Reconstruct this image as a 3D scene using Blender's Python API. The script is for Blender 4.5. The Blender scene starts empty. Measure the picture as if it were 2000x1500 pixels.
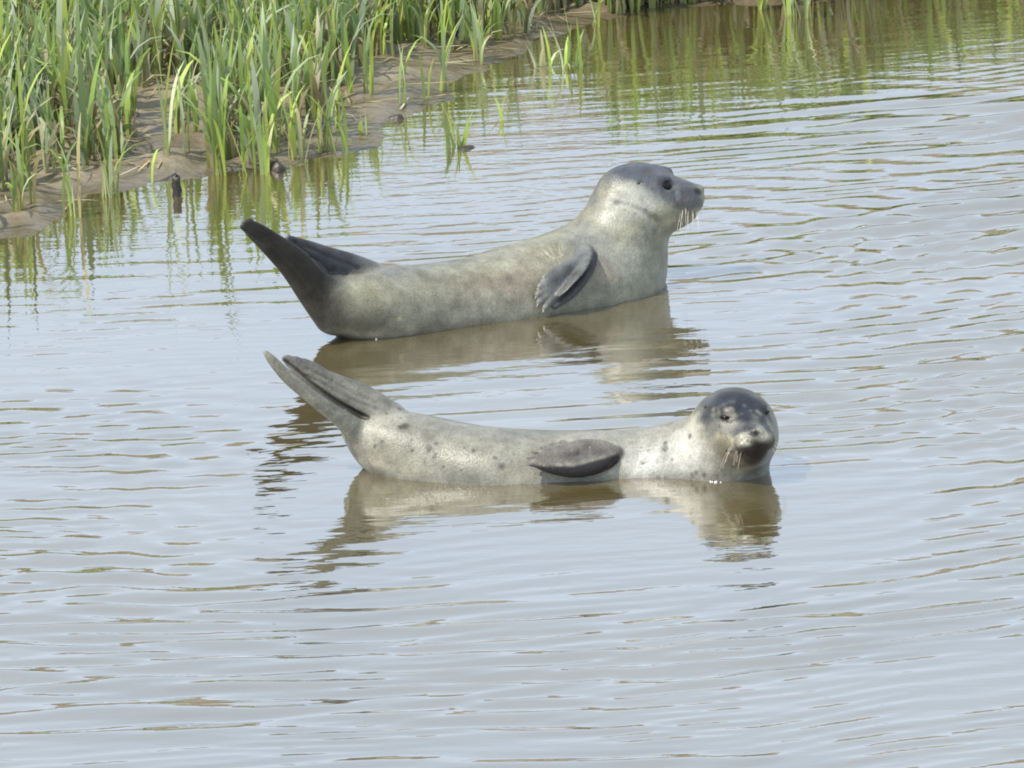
import bpy, math, random
import numpy as np
from mathutils import Matrix, Vector

random.seed(7)
rng = np.random.default_rng(11)
scene = bpy.context.scene
COL = scene.collection

# ------------------------------------------------------------------ camera
PITCH, ROLL, DIST, FPX = math.radians(15.0), math.radians(2.4), 20.0, 13600.0
F = np.array([0, math.cos(PITCH), -math.sin(PITCH)])
R0 = np.array([1.0, 0, 0]); U0 = np.array([0, math.sin(PITCH), math.cos(PITCH)])
# the photograph's horizon rises to the right: camera rolled clockwise
RI = R0 * math.cos(ROLL) - U0 * math.sin(ROLL)
UP = R0 * math.sin(ROLL) + U0 * math.cos(ROLL)
P = -F * DIST
cd = bpy.data.cameras.new('camera'); cam = bpy.data.objects.new('camera', cd); COL.objects.link(cam)
cd.sensor_width = 36; cd.lens = 36 * FPX / 2000.0; cd.clip_start = 0.5; cd.clip_end = 3000
cam.matrix_world = Matrix(((RI[0], UP[0], -F[0], P[0]), (RI[1], UP[1], -F[1], P[1]), (RI[2], UP[2], -F[2], P[2]), (0, 0, 0, 1)))
scene.camera = cam
cd.dof.use_dof = False

# ------------------------------------------------------------------ sky, sun, exposure
SUN_DIR = np.array([-0.55, -0.27, 0.92]); SUN_DIR /= np.linalg.norm(SUN_DIR)   # towards the sun
elev = math.asin(SUN_DIR[2]); azim = math.atan2(SUN_DIR[0], SUN_DIR[1])
world = bpy.data.worlds.new('World'); scene.world = world; world.use_nodes = True
wn = world.node_tree; bg = wn.nodes['Background']
sky = wn.nodes.new('ShaderNodeTexSky'); sky.sky_type = 'NISHITA'; sky.sun_disc = False
sky.sun_elevation = elev; sky.sun_rotation = azim
sky.air_density = 1.0; sky.dust_density = 2.5; sky.ozone_density = 1.0; sky.altitude = 0
# thin bright cloud over the whole sky, blue showing through the gaps
wtc = wn.nodes.new('ShaderNodeTexCoord'); wmp = wn.nodes.new('ShaderNodeMapping'); wmp.inputs['Scale'].default_value = (1.6, 1.6, 5.0)
wnz = wn.nodes.new('ShaderNodeTexNoise'); wnz.inputs['Scale'].default_value = 1.7; wnz.inputs['Detail'].default_value = 5.0; wnz.inputs['Roughness'].default_value = 0.55
wcr = wn.nodes.new('ShaderNodeMapRange'); wcr.inputs[1].default_value = 0.30; wcr.inputs[2].default_value = 0.58; wcr.inputs[3].default_value = 0.80; wcr.inputs[4].default_value = 0.97
wmx = wn.nodes.new('ShaderNodeMixRGB'); wmx.inputs[2].default_value = (4.9, 5.85, 7.1, 1)
wn.links.new(wtc.outputs['Generated'], wmp.inputs[0]); wn.links.new(wmp.outputs[0], wnz.inputs['Vector']); wn.links.new(wnz.outputs['Fac'], wcr.inputs[0])
wn.links.new(wcr.outputs[0], wmx.inputs[0]); wn.links.new(sky.outputs[0], wmx.inputs[1])
wn.links.new(wmx.outputs[0], bg.inputs[0]); bg.inputs[1].default_value = 0.15
sl = bpy.data.lights.new('sun', 'SUN'); sl.energy = 5.0; sl.angle = math.radians(0.6); sl.color = (1.0, 0.945, 0.85)
so = bpy.data.objects.new('sun', sl); COL.objects.link(so)
so.rotation_euler = Vector(SUN_DIR).to_track_quat('Z', 'Y').to_euler(); so.location = (-6, -3, 9)
vs = scene.view_settings
vs.view_transform = 'Standard'; vs.look = 'None'; vs.gamma = 1.0; vs.exposure = 0.3; vs.use_curve_mapping = False
scene.cycles.filter_width = 1.9
scene.render.resolution_x, scene.render.resolution_y = 1024, 768
try:
    scene.cycles.use_denoising = True
except Exception:
    pass

# ------------------------------------------------------------------ helpers
def ray(px, py):
    return F + RI * ((px - 1000.0) / FPX) + UP * ((750.0 - py) / FPX)
def at(px, py, Y):
    d = ray(px, py); return P + d * ((Y - P[1]) / d[1])
def ground(px, py, z=0.0):
    d = ray(px, py); return P + d * ((z - P[2]) / d[2])
def project(V):
    q = V - P
    dz = q @ F
    return 1000 + FPX * (q @ RI) / dz, 750 - FPX * (q @ UP) / dz, dz
def mpp(Y):                                   # metres per photograph pixel at depth Y
    return (P - 0)[1] and (Y - P[1]) / math.cos(PITCH) / FPX

def tag(o, label=None, cat=None, group=None, kind=None):
    if label: o['label'] = label
    if cat: o['category'] = cat
    if group: o['group'] = group
    if kind: o['kind'] = kind
    return o
def empty(name, loc):
    o = bpy.data.objects.new(name, None); COL.objects.link(o); o.location = loc; o.empty_display_size = 0.1
    return o
def mesh_obj(name, V, faces, mat, parent=None, smooth=True, colors=None, origin=None):
    V = np.asarray(V, dtype=np.float32)
    if origin is not None: V = V - np.asarray(origin, dtype=np.float32)
    me = bpy.data.meshes.new(name)
    faces = np.asarray(faces)
    n = faces.shape[1]
    me.vertices.add(len(V)); me.vertices.foreach_set('co', V.ravel())
    me.loops.add(faces.size); me.loops.foreach_set('vertex_index', faces.ravel().astype(np.int32))
    me.polygons.add(len(faces))
    me.polygons.foreach_set('loop_start', np.arange(0, faces.size, n, dtype=np.int32))
    me.polygons.foreach_set('loop_total', np.full(len(faces), n, dtype=np.int32))
    me.update(calc_edges=True); me.validate()
    me.polygons.foreach_set('use_smooth', np.full(len(me.polygons), smooth))
    if colors is not None:
        a = me.color_attributes.new('tint', 'FLOAT_COLOR', 'POINT')
        c = np.ones((len(V), 4), dtype=np.float32); c[:, :3] = colors
        a.data.foreach_set('color', c.ravel())
    me.materials.append(mat)
    o = bpy.data.objects.new(name, me); COL.objects.link(o)
    if origin is not None and parent is None: o.location = origin
    if parent is not None: o.parent = parent
    return o

class Nodes:
    def __init__(self, name):
        self.m = bpy.data.materials.new(name); self.m.use_nodes = True
        self.t = self.m.node_tree; self.b = self.t.nodes['Principled BSDF']; self.out = self.t.nodes['Material Output']
    def n(self, kind, **kw):
        x = self.t.nodes.new(kind)
        for k, v in kw.items():
            if k in x.inputs: x.inputs[k].default_value = v
            else: setattr(x, k, v)
        return x
    def l(self, a, b): self.t.links.new(a, b)
def ramp(nd, stops):
    cr = nd.color_ramp
    while len(cr.elements) > 1: cr.elements.remove(cr.elements[-1])
    cr.elements[0].position, cr.elements[0].color = stops[0][0], (*stops[0][1], 1)
    for p, c in stops[1:]:
        e = cr.elements.new(p); e.color = (*c, 1)

def lowfreq(x, y, n, lo, hi, seed, ax=1.0, ay=1.0):
    """smooth noise: sum of random sinusoids, about -1..1"""
    r = np.random.default_rng(seed); out = np.zeros_like(x)
    for _ in range(n):
        k = r.uniform(lo, hi); a = r.uniform(0, 2 * math.pi)
        out += np.sin(k * (math.cos(a) * x * ax + math.sin(a) * y * ay) + r.uniform(0, 6.28))
    return out / math.sqrt(n / 2.0) / 1.6

# ------------------------------------------------------------------ materials
def mat_water():
    N = Nodes('murky_water'); b = N.b
    tc = N.n('ShaderNodeTexCoord')
    nz = N.n('ShaderNodeTexNoise', Scale=0.7, Detail=3.0); N.l(tc.outputs['Object'], nz.inputs['Vector'])
    cr = N.n('ShaderNodeValToRGB'); ramp(cr, [(0.35, (0.080, 0.062, 0.024)), (0.65, (0.100, 0.079, 0.033))])
    N.l(nz.outputs['Fac'], cr.inputs[0])
    mp = N.n('ShaderNodeMapping'); mp.inputs['Scale'].default_value = (9, 26, 1); N.l(tc.outputs['Object'], mp.inputs[0])
    n2 = N.n('ShaderNodeTexNoise', Scale=1.0, Detail=2.0); N.l(mp.outputs[0], n2.inputs['Vector'])
    bp = N.n('ShaderNodeBump', Strength=0.10, Distance=0.012); N.l(n2.outputs['Fac'], bp.inputs['Height'])
    df = N.n('ShaderNodeBsdfDiffuse'); N.l(cr.outputs[0], df.inputs['Color'])
    gl = N.n('ShaderNodeBsdfGlossy', Roughness=0.015); gl.inputs['Color'].default_value = (1, 1, 1, 1); N.l(bp.outputs[0], gl.inputs['Normal'])
    fn = N.n('ShaderNodeFresnel', IOR=1.40); N.l(bp.outputs[0], fn.inputs['Normal'])
    mu = N.n('ShaderNodeMath', operation='MULTIPLY_ADD', use_clamp=True); mu.inputs[1].default_value = 1.0; mu.inputs[2].default_value = 0.335; N.l(fn.outputs[0], mu.inputs[0])
    ms = N.n('ShaderNodeMixShader'); N.l(mu.outputs[0], ms.inputs[0]); N.l(df.outputs[0], ms.inputs[1]); N.l(gl.outputs[0], ms.inputs[2])
    N.l(ms.outputs[0], N.out.inputs['Surface'])
    return N.m
def mat_mud():
    N = Nodes('wet_mud'); b = N.b
    tc = N.n('ShaderNodeTexCoord')
    n1 = N.n('ShaderNodeTexNoise', Scale=3.0, Detail=6.0, Roughness=0.65); N.l(tc.outputs['Object'], n1.inputs['Vector'])
    cr = N.n('ShaderNodeValToRGB'); ramp(cr, [(0.3, (0.12, 0.094, 0.058)), (0.5, (0.195, 0.157, 0.102)), (0.7, (0.26, 0.22, 0.15))])
    N.l(n1.outputs['Fac'], cr.inputs[0])
    n2 = N.n('ShaderNodeTexNoise', Scale=38.0, Detail=4.0); N.l(tc.outputs['Object'], n2.inputs['Vector'])
    mx = N.n('ShaderNodeMixRGB', blend_type='MULTIPLY'); mx.inputs[0].default_value = 0.45
    c2 = N.n('ShaderNodeValToRGB'); ramp(c2, [(0.32, (0.45, 0.42, 0.40)), (0.62, (1, 1, 1))]); N.l(n2.outputs['Fac'], c2.inputs[0])
    N.l(cr.outputs[0], mx.inputs[1]); N.l(c2.outputs[0], mx.inputs[2])
    rr = N.n('ShaderNodeValToRGB'); ramp(rr, [(0.35, (0.3, 0.3, 0.3)), (0.6, (0.7, 0.7, 0.7))]); N.l(n1.outputs['Fac'], rr.inputs[0])
    ge = N.n('ShaderNodeNewGeometry'); sx = N.n('ShaderNodeSeparateXYZ'); N.l(ge.outputs['Position'], sx.inputs[0])
    wet = N.n('ShaderNodeMapRange'); wet.inputs[1].default_value = 0.01; wet.inputs[2].default_value = 0.06; wet.inputs[3].default_value = 0.35; wet.inputs[4].default_value = 1.0; N.l(sx.outputs['Z'], wet.inputs[0])
    rm = N.n('ShaderNodeMath', operation='MULTIPLY'); N.l(rr.outputs[0], rm.inputs[0]); N.l(wet.outputs[0], rm.inputs[1]); N.l(rm.outputs[0], b.inputs['Roughness'])
    dk = N.n('ShaderNodeMapRange'); dk.inputs[1].default_value = 0.005; dk.inputs[2].default_value = 0.035; dk.inputs[3].default_value = 0.62; dk.inputs[4].default_value = 1.0; N.l(sx.outputs['Z'], dk.inputs[0])
    md = N.n('ShaderNodeMixRGB', blend_type='MULTIPLY'); md.inputs[0].default_value = 1.0; N.l(mx.outputs[0], md.inputs[1]); N.l(dk.outputs[0], md.inputs[2]); N.l(md.outputs[0], b.inputs['Base Color'])
    bp = N.n('ShaderNodeBump', Strength=0.6, Distance=0.012); N.l(n2.outputs['Fac'], bp.inputs['Height']); N.l(bp.outputs[0], b.inputs['Normal'])
    return N.m
def mat_tint(name, rough=0.5, noise_scale=0, noise_amt=0.0, bump=0.0, translucent=0.0, bump_scale=180.0, spec=0.5, stretch=(1, 1, 1)):
    N = Nodes(name); b = N.b
    at_ = N.n('ShaderNodeVertexColor'); at_.layer_name = 'tint'
    src = at_.outputs['Color']
    tc = N.n('ShaderNodeTexCoord')
    if noise_amt:
        nz = N.n('ShaderNodeTexNoise', Scale=noise_scale, Detail=5.0, Roughness=0.6); N.l(tc.outputs['Object'], nz.inputs['Vector'])
        cr = N.n('ShaderNodeValToRGB'); ramp(cr, [(0.3, (1 - noise_amt,) * 3), (0.7, (1 + noise_amt * 0.6,) * 3)]); N.l(nz.outputs['Fac'], cr.inputs[0])
        mx = N.n('ShaderNodeMixRGB', blend_type='MULTIPLY'); mx.inputs[0].default_value = 1.0
        N.l(src, mx.inputs[1]); N.l(cr.outputs[0], mx.inputs[2]); src = mx.outputs[0]
    if noise_amt:
        n3 = N.n('ShaderNodeTexNoise', Scale=170.0, Detail=3.0, Roughness=0.7); N.l(tc.outputs['Object'], n3.inputs['Vector'])
        c3 = N.n('ShaderNodeValToRGB'); ramp(c3, [(0.34, (0.72,) * 3), (0.62, (1.12,) * 3)]); N.l(n3.outputs['Fac'], c3.inputs[0])
        m3 = N.n('ShaderNodeMixRGB', blend_type='MULTIPLY'); m3.inputs[0].default_value = 0.8
        N.l(src, m3.inputs[1]); N.l(c3.outputs[0], m3.inputs[2]); src = m3.outputs[0]
    N.l(src, b.inputs['Base Color'])
    b.inputs['Roughness'].default_value = rough
    b.inputs['Specular IOR Level'].default_value = spec
    if bump:
        mp = N.n('ShaderNodeMapping'); mp.inputs['Scale'].default_value = stretch; N.l(tc.outputs['Object'], mp.inputs[0])
        n2 = N.n('ShaderNodeTexNoise', Scale=bump_scale, Detail=3.0); N.l(mp.outputs[0], n2.inputs['Vector'])
        bp = N.n('ShaderNodeBump', Strength=bump, Distance=0.003); N.l(n2.outputs['Fac'], bp.inputs['Height']); N.l(bp.outputs[0], b.inputs['Normal'])
    if translucent:
        tr = N.n('ShaderNodeBsdfTranslucent'); N.l(src, tr.inputs['Color'])
        ms = N.n('ShaderNodeMixShader'); ms.inputs[0].default_value = translucent
        N.l(b.outputs[0], ms.inputs[1]); N.l(tr.outputs[0], ms.inputs[2]); N.l(ms.outputs[0], N.out.inputs['Surface'])
    return N.m
def mat_plain(name, col, rough, spec=0.5, noise=0.0, scale=60.0, bump=0.0):
    N = Nodes(name); b = N.b
    b.inputs['Roughness'].default_value = rough; b.inputs['Specular IOR Level'].default_value = spec
    tc = N.n('ShaderNodeTexCoord'); nz = N.n('ShaderNodeTexNoise', Scale=scale, Detail=4.0); N.l(tc.outputs['Object'], nz.inputs['Vector'])
    cr = N.n('ShaderNodeValToRGB'); ramp(cr, [(0.3, tuple(c * (1 - noise) for c in col)), (0.7, tuple(min(1, c * (1 + noise)) for c in col))])
    N.l(nz.outputs['Fac'], cr.inputs[0]); N.l(cr.outputs[0], b.inputs['Base Color'])
    if bump:
        bp = N.n('ShaderNodeBump', Strength=bump, Distance=0.006); N.l(nz.outputs['Fac'], bp.inputs['Height']); N.l(bp.outputs[0], b.inputs['Normal'])
    return N.m
M_WATER = mat_water(); M_MUD = mat_mud()
M_COAT = mat_tint('seal_coat', rough=0.34, noise_scale=38.0, noise_amt=0.24, bump=0.55, bump_scale=150.0, spec=0.22)
M_GRASS = mat_tint('grass_blade', rough=0.45, translucent=0.38, spec=0.4)
M_STRAW = mat_tint('dry_straw', rough=0.7, spec=0.2)
M_EYE = mat_plain('dark_eye', (0.008, 0.006, 0.005), 0.2, 0.25)
M_WHISK = mat_plain('pale_whisker', (0.62, 0.58, 0.45), 0.4)
M_CLAW = mat_plain('horn_claw', (0.42, 0.40, 0.30), 0.4, noise=0.2)
M_DARKCLAW = mat_plain('dark_claw', (0.075, 0.065, 0.055), 0.4, noise=0.3)
M_STUB = mat_plain('rotten_wood', (0.022, 0.018, 0.015), 0.5, noise=0.5, bump=0.6)
M_CLOD = mat_plain('dark_peat', (0.035, 0.028, 0.02), 0.45, noise=0.5, bump=0.8)

# ------------------------------------------------------------------ the shore line, ground and water
SHORE_PX = [(-1500, 900), (-700, 690), (-250, 535), (0, 464), (95, 446), (180, 405), (255, 374), (345, 350), (450, 346), (560, 325), (650, 290),
            (740, 266), (800, 228), (900, 176), (960, 132), (1040, 88), (1110, 62), (1200, 38), (1300, 16), (1450, 6), (1600, 8), (1700, -14),
            (1780, -60), (1950, -95), (2400, -130), (3200, -170), (5200, -230)]
SHORE = np.array([ground(*p)[:2] for p in SHORE_PX])
def shore_dist(x, y):
    """signed distance, positive inland"""
    best = np.full(x.shape, 1e9); sgn = np.ones(x.shape)
    for a, b in zip(SHORE[:-1], SHORE[1:]):
        d = b - a; L2 = d @ d
        t = np.clip(((x - a[0]) * d[0] + (y - a[1]) * d[1]) / L2, 0, 1)
        ex = x - a[0] - t * d[0]; ey = y - a[1] - t * d[1]
        dd = ex * ex + ey * ey
        s = np.where(d[0] * (y - a[1]) - d[1] * (x - a[0]) > 0, 1.0, -1.0)
        m = dd < best
        best = np.where(m, dd, best); sgn = np.where(m, s, sgn)
    return np.sqrt(best) * sgn
def ground_z(x, y):
    s = shore_dist(x, y)
    s = s + 0.07 * lowfreq(x, y, 8, 4, 14, 3) + 0.035 * lowfreq(x, y, 10, 18, 45, 4)
    n = lowfreq(x, y, 14, 9, 40, 5)
    land = 0.035 * (1 - np.exp(-np.maximum(s, 0) / 0.22)) + 0.022 * np.minimum(np.maximum(s, 0), 4.0) + (0.012 * n + 0.006 * lowfreq(x, y, 16, 40, 95, 6)) * np.clip(s / 0.2, 0, 1)
    # a brown earth bank rises behind the saltmarsh, far above the frame
    back = np.clip((s - 4.2) / 5.0, 0, 1); land = land + 2.5 * back * back * (3 - 2 * back)
    sea = -0.24 * (1 - np.exp(np.minimum(s, 0) / 0.9))
    return np.where(s > 0, land, sea)
def axis(lo, hi, step, far):
    a = list(np.arange(lo, hi + 1e-6, step)); g = step
    while a[-1] < far: g *= 1.35; a.append(a[-1] + g)
    g = step
    while a[0] > -far: g *= 1.35; a.insert(0, a[0] - g)
    return np.array(a)
def grid_faces(nx, ny):
    i = np.arange(nx - 1)[:, None]; j = np.arange(ny - 1)[None, :]
    a = i * ny + j
    return np.stack([a, a + ny, a + ny + 1, a + 1], -1).reshape(-1, 4)

gx, gy = axis(-4.5, 4.5, 0.03, 900), axis(-2, 9, 0.03, 900)
X, Y = np.meshgrid(gx, gy, indexing='ij')
Z = ground_z(X, Y)
tag(mesh_obj('ground', np.stack([X, Y, Z], -1).reshape(-1, 3), grid_faces(len(gx), len(gy)), M_MUD),
    'brown wet mud bank sloping down under the water', 'mud', kind='structure')

# seals' axes on the water plane, used for the rings that spread from them
BY, FY = 1.86, None
def seg_dist(x, y, a, b):
    d = b - a; t = np.clip(((x - a[0]) * d[0] + (y - a[1]) * d[1]) / (d @ d), 0, 1)
    return np.hypot(x - a[0] - t * d[0], y - a[1] - t * d[1])
wx, wy = axis(-3.0, 3.0, 0.018, 900), axis(-5.0, 7.5, 0.0095, 900)
X, Y = np.meshgrid(wx, wy, indexing='ij')
def waves(x, y):
    A1, B1 = ground(700, 640)[:2], ground(1250, 585)[:2]
    A2, B2 = ground(740, 915)[:2], ground(1450, 925)[:2]
    d1 = seg_dist(x, y, A1, B1); d2 = seg_dist(x, y, A2, B2)
    w1 = 0.05 * lowfreq(x, y, 8, 1.2, 5, 21); w2 = 0.05 * lowfreq(x, y, 8, 1.2, 5, 22)
    side1 = 0.55 + 0.45 * np.tanh((np.abs(x - 0.05) - 0.55) * 3)            # livelier off the ends of the seals
    e1 = np.clip((d1 - 0.22) / 0.5, 0, 1) * np.exp(-d1 / 1.9) * (0.65 + 0.45 * lowfreq(x, y, 8, 1.0, 3.5, 31))
    e2 = np.clip((d2 - 0.20) / 0.5, 0, 1) * np.exp(-d2 / 1.5) * (0.65 + 0.45 * lowfreq(x, y, 8, 1.0, 3.5, 32))
    h = 0.0058 * e1 * side1 * np.sin(2 * math.pi * (d1 + w1) / 0.15) + 0.0056 * e2 * side1 * np.sin(2 * math.pi * (d2 + w2) / 0.125)
    # wind ripples: long crests that swing up towards the right
    r = np.random.default_rng(77)
    off = np.array([0.0, -0.60])             # sheltered water on the near side of each seal
    c1 = seg_dist(x, y, A1 + off, B1 + off); c2 = seg_dist(x, y, A2 + off * .7, B2 + off * .7)
    calm = np.clip((np.minimum(c1, c2 + .1) - 0.35) / 0.8, 0.14, 1)
    h = h * np.clip(calm * 1.3, .2, 1)
    shore = np.clip((-shore_dist(x, y) - 0.85) / 1.4, 0.05, 1)
    yw = y - (0.13 * x + 0.055 * x * x) + 0.05 * lowfreq(x, y, 8, 0.8, 3.0, 51)
    w = np.zeros_like(x)
    for k in range(36):
        lam = r.uniform(0.07, 0.24); a = math.radians(90 + r.normal(0, 9)); kk = 2 * math.pi / lam
        fx, fy, p1, p2 = r.uniform(0.8, 3.2), r.uniform(0.8, 4.0) * r.choice([-1, 1]), r.uniform(0, 6.28), r.uniform(0, 6.28)
        mod = np.clip(0.25 + np.sin(fx * x + fy * yw + p1), 0, 1.25)
        w += 0.0024 * (lam / 0.2) * mod * np.sin(kk * (math.cos(a) * x + math.sin(a) * yw) + p2)
    fine = np.zeros_like(x)                      # short, steep ripplets that come and go
    for k in range(12):
        lam = r.uniform(0.055, 0.105); a = math.radians(90 + r.normal(0, 7)); kk = 2 * math.pi / lam
        p = r.uniform(0, 6.28, 4); f = r.uniform(1.2, 4.5, 4)
        mod = np.clip(np.sin(f[0] * x + p[0] + f[1] * yw) + np.sin(f[2] * 1.5 * yw - f[3] * 0.8 * x + p[1]) - 1.35, 0, 1)
        fine += 0.0026 * (lam / 0.08) * mod * np.sin(kk * (math.cos(a) * x + math.sin(a) * yw) + p[2])
    patch = 0.55 + 0.70 * lowfreq(x, yw, 10, 0.9, 3.2, 41, 1.0, 1.5)
    h = h * shore + w * calm * shore * np.clip(patch, 0.10, 1.3) + fine * calm * shore
    h = h * (0.90 + 0.12 * np.tanh((y - 0.3) / 1.2))
    fade = np.clip((3.0 - np.abs(x)) / 0.4, 0, 1) * np.clip((7.4 - y) / 1.0, 0, 1) * np.clip((y + 5) / 0.4, 0, 1)
    return h * fade
Z = waves(X, Y)
tag(mesh_obj('water', np.stack([X, Y, Z], -1).reshape(-1, 3), grid_faces(len(wx), len(wy)), M_WATER),
    'rippled murky grey water reflecting a pale sky', 'water', kind='structure')

# ------------------------------------------------------------------ signed-distance sculpting (numpy surface nets)
def catmull(pts, n):
    pts = np.asarray(pts, float); m = len(pts)
    ext = np.vstack([2 * pts[0] - pts[1], pts, 2 * pts[-1] - pts[-2]])
    t = np.linspace(0, m - 1 - 1e-6, n); i = t.astype(int); f = (t - i)[:, None]
    p0, p1, p2, p3 = ext[i], ext[i + 1], ext[i + 2], ext[i + 3]
    return 0.5 * (2 * p1 + (p2 - p0) * f + (2 * p0 - 5 * p1 + 4 * p2 - p3) * f ** 2 + (3 * p1 - p0 - 3 * p2 + p3) * f ** 3)
class Chain:
    """swept ellipse: rows x, y, z, ru, rv; udir is the direction of ru"""
    def __init__(self, pts, udir, n=16):
        q = catmull(pts, n); q[:, 3:] = np.maximum(q[:, 3:], 0.002)
        self.q = q; self.u = np.asarray(udir, float)
        mr = q[:, 3:].max(); self.lo = q[:, :3].min(0) - mr; self.hi = q[:, :3].max(0) + mr
        self.boxes = None
    def segs(self):
        for a, b in zip(self.q[:-1], self.q[1:]): yield a, b
    def seg(self, p, a, b):
        d = b[:3] - a[:3]; L = np.linalg.norm(d) + 1e-9; d = d / L
        u = self.u - d * (self.u @ d); u /= np.linalg.norm(u); v = np.cross(d, u)
        w = p - a[:3].astype(np.float32)
        ax = w @ d.astype(np.float32); t = np.clip(ax / L, 0, 1)
        ru = a[3] + (b[3] - a[3]) * t; rv = a[4] + (b[4] - a[4]) * t
        e = ax - t * L; mn = np.minimum(ru, rv)
        k = np.sqrt((w @ u.astype(np.float32) / ru) ** 2 + (w @ v.astype(np.float32) / rv) ** 2 + (e / mn) ** 2)
        return (k - 1) * mn
    def __call__(self, p):
        out = np.full(p.shape[:-1], 1.0, np.float32)
        for a, b in self.segs(): out = np.minimum(out, self.seg(p, a, b))
        return out
class Ell:
    def __init__(self, c, rad, rot=np.eye(3)):          # rows of rot: local axes in world
        self.c = np.asarray(c, np.float32); self.r = np.asarray(rad, np.float32); self.rot = np.asarray(rot, np.float32)
        ext = np.abs(self.rot.T) @ self.r; self.lo = self.c - ext; self.hi = self.c + ext
    def __call__(self, p):
        q = (p - self.c) @ self.rot.T
        k0 = np.sqrt(((q / self.r) ** 2).sum(-1)) + 1e-6; k1 = np.sqrt(((q / self.r ** 2) ** 2).sum(-1)) + 1e-6
        return k0 * (k0 - 1) / k1
class Sculpt:
    def __init__(self, lo, hi, h):
        self.h = h; self.lo = np.asarray(lo, float); self.n = np.ceil((np.asarray(hi) - self.lo) / h).astype(int) + 1
        self.S = np.full(self.n, 1.0, np.float32)
    def sub(self, lo, hi, m):
        i0 = np.clip(np.floor((lo - m - self.lo) / self.h).astype(int), 0, self.n - 1); i1 = np.clip(np.ceil((hi + m - self.lo) / self.h).astype(int) + 1, 1, self.n)
        ax = [self.lo[k] + self.h * np.arange(i0[k], i1[k]) for k in range(3)]
        g = np.stack(np.meshgrid(*ax, indexing='ij'), -1).astype(np.float32)
        return tuple(slice(i0[k], i1[k]) for k in range(3)), g
    def raw(self, prim, k):
        """sdf of a primitive in its own box; chains are filled segment by segment"""
        sl, g = self.sub(prim.lo, prim.hi, 2.0 * k + 4 * self.h)
        if isinstance(prim, Chain):
            out = np.full(g.shape[:3], 1.0, np.float32)
            base = np.array([s.start for s in sl])
            for a, b in prim.segs():
                mr = max(a[3:].max(), b[3:].max()) + 2.0 * k + 4 * self.h
                i0 = np.maximum(np.floor((np.minimum(a[:3], b[:3]) - mr - self.lo) / self.h).astype(int) - base, 0)
                i1 = np.minimum(np.ceil((np.maximum(a[:3], b[:3]) + mr - self.lo) / self.h).astype(int) - base + 1, out.shape)
                s2 = tuple(slice(i0[q], max(i1[q], i0[q])) for q in range(3))
                if out[s2].size: out[s2] = np.minimum(out[s2], prim.seg(g[s2], a, b))
            return sl, out
        return sl, prim(g)
    def add(self, prim, k=0.02):
        sl, d = self.raw(prim, k); s = self.S[sl]
        hh = np.clip(0.5 + 0.5 * (s - d) / k, 0, 1)
        self.S[sl] = s * (1 - hh) + d * hh - k * hh * (1 - hh)
    def cut(self, prim, k=0.006):
        sl, d = self.raw(prim, k); s = self.S[sl]
        hh = np.clip(0.5 - 0.5 * (s + d) / k, 0, 1)
        self.S[sl] = s * (1 - hh) - d * hh + k * hh * (1 - hh)
    def smooth(self, rad, passes):
        for _ in range(passes):
            for ax in range(3):
                pad = [(0, 0)] * 3; pad[ax] = (rad + 1, rad)
                c = np.cumsum(np.pad(self.S, pad, mode='edge'), axis=ax, dtype=np.float64)
                n = self.S.shape[ax]
                self.S = ((np.take(c, range(2 * rad + 1, 2 * rad + 1 + n), ax) - np.take(c, range(0, n), ax)) / (2 * rad + 1)).astype(np.float32)
    def surf(self, px, py):
        d = ray(px, py); d = d / np.linalg.norm(d)
        t0 = (self.lo[1] - P[1]) / d[1]; t = np.arange(t0, t0 + 1.2, self.h * 0.5)
        q = P + t[:, None] * d; i = np.round((q - self.lo) / self.h).astype(int)
        ok = ((i >= 0) & (i < self.n)).all(1); i = np.clip(i, 0, self.n - 1)
        ins = ok & (self.S[tuple(i.T)] < 0)
        return q[np.argmax(ins)] if ins.any() else q[len(q) // 2]
    def mesh(self):
        S, h = self.S, self.h
        c = [S[i:S.shape[0] - 1 + i, j:S.shape[1] - 1 + j, k:S.shape[2] - 1 + k] < 0 for i in (0, 1) for j in (0, 1) for k in (0, 1)]
        cnt = sum(x.astype(np.int8) for x in c); act = (cnt > 0) & (cnt < 8)
        idx = np.argwhere(act); ids = np.full(act.shape, -1, np.int32); ids[act] = np.arange(len(idx))
        off = np.array([(i, j, k) for i in (0, 1) for j in (0, 1) for k in (0, 1)])
        val = np.stack([S[tuple((idx + o).T)] for o in off], 1)
        acc = np.zeros((len(idx), 3)); n = np.zeros(len(idx))
        for a in range(8):
            for b in range(a + 1, 8):
                if np.abs(off[a] - off[b]).sum() != 1: continue
                va, vb = val[:, a], val[:, b]; m = (va < 0) != (vb < 0)
                t = np.where(m, va / np.where(m, va - vb, 1), 0)
                acc += np.where(m[:, None], off[a] + t[:, None] * (off[b] - off[a]), 0); n += m
        V = self.lo + h * (idx + acc / n[:, None])
        faces = []
        for ax in range(3):
            s0 = [slice(1, -1)] * 3; s0[ax] = slice(0, -1); s1 = list(s0); s1[ax] = slice(1, None)
            A, B = S[tuple(s0)] < 0, S[tuple(s1)] < 0
            e = np.argwhere(A != B); flip = A[tuple(e.T)]
            o = np.ones(3, int); o[ax] = 0; e = e + o
            u, v = (ax + 1) % 3, (ax + 2) % 3
            du = np.zeros(3, int); du[u] = 1; dv = np.zeros(3, int); dv[v] = 1
            q = np.stack([ids[tuple((e - du - dv).T)], ids[tuple((e - dv).T)], ids[tuple(e.T)], ids[tuple((e - du).T)]], 1)
            q[~flip] = q[~flip][:, ::-1]
            faces.append(q)
        Fc = np.vstack(faces); Fc = Fc[(Fc >= 0).all(1)]
        return V, Fc

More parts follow.
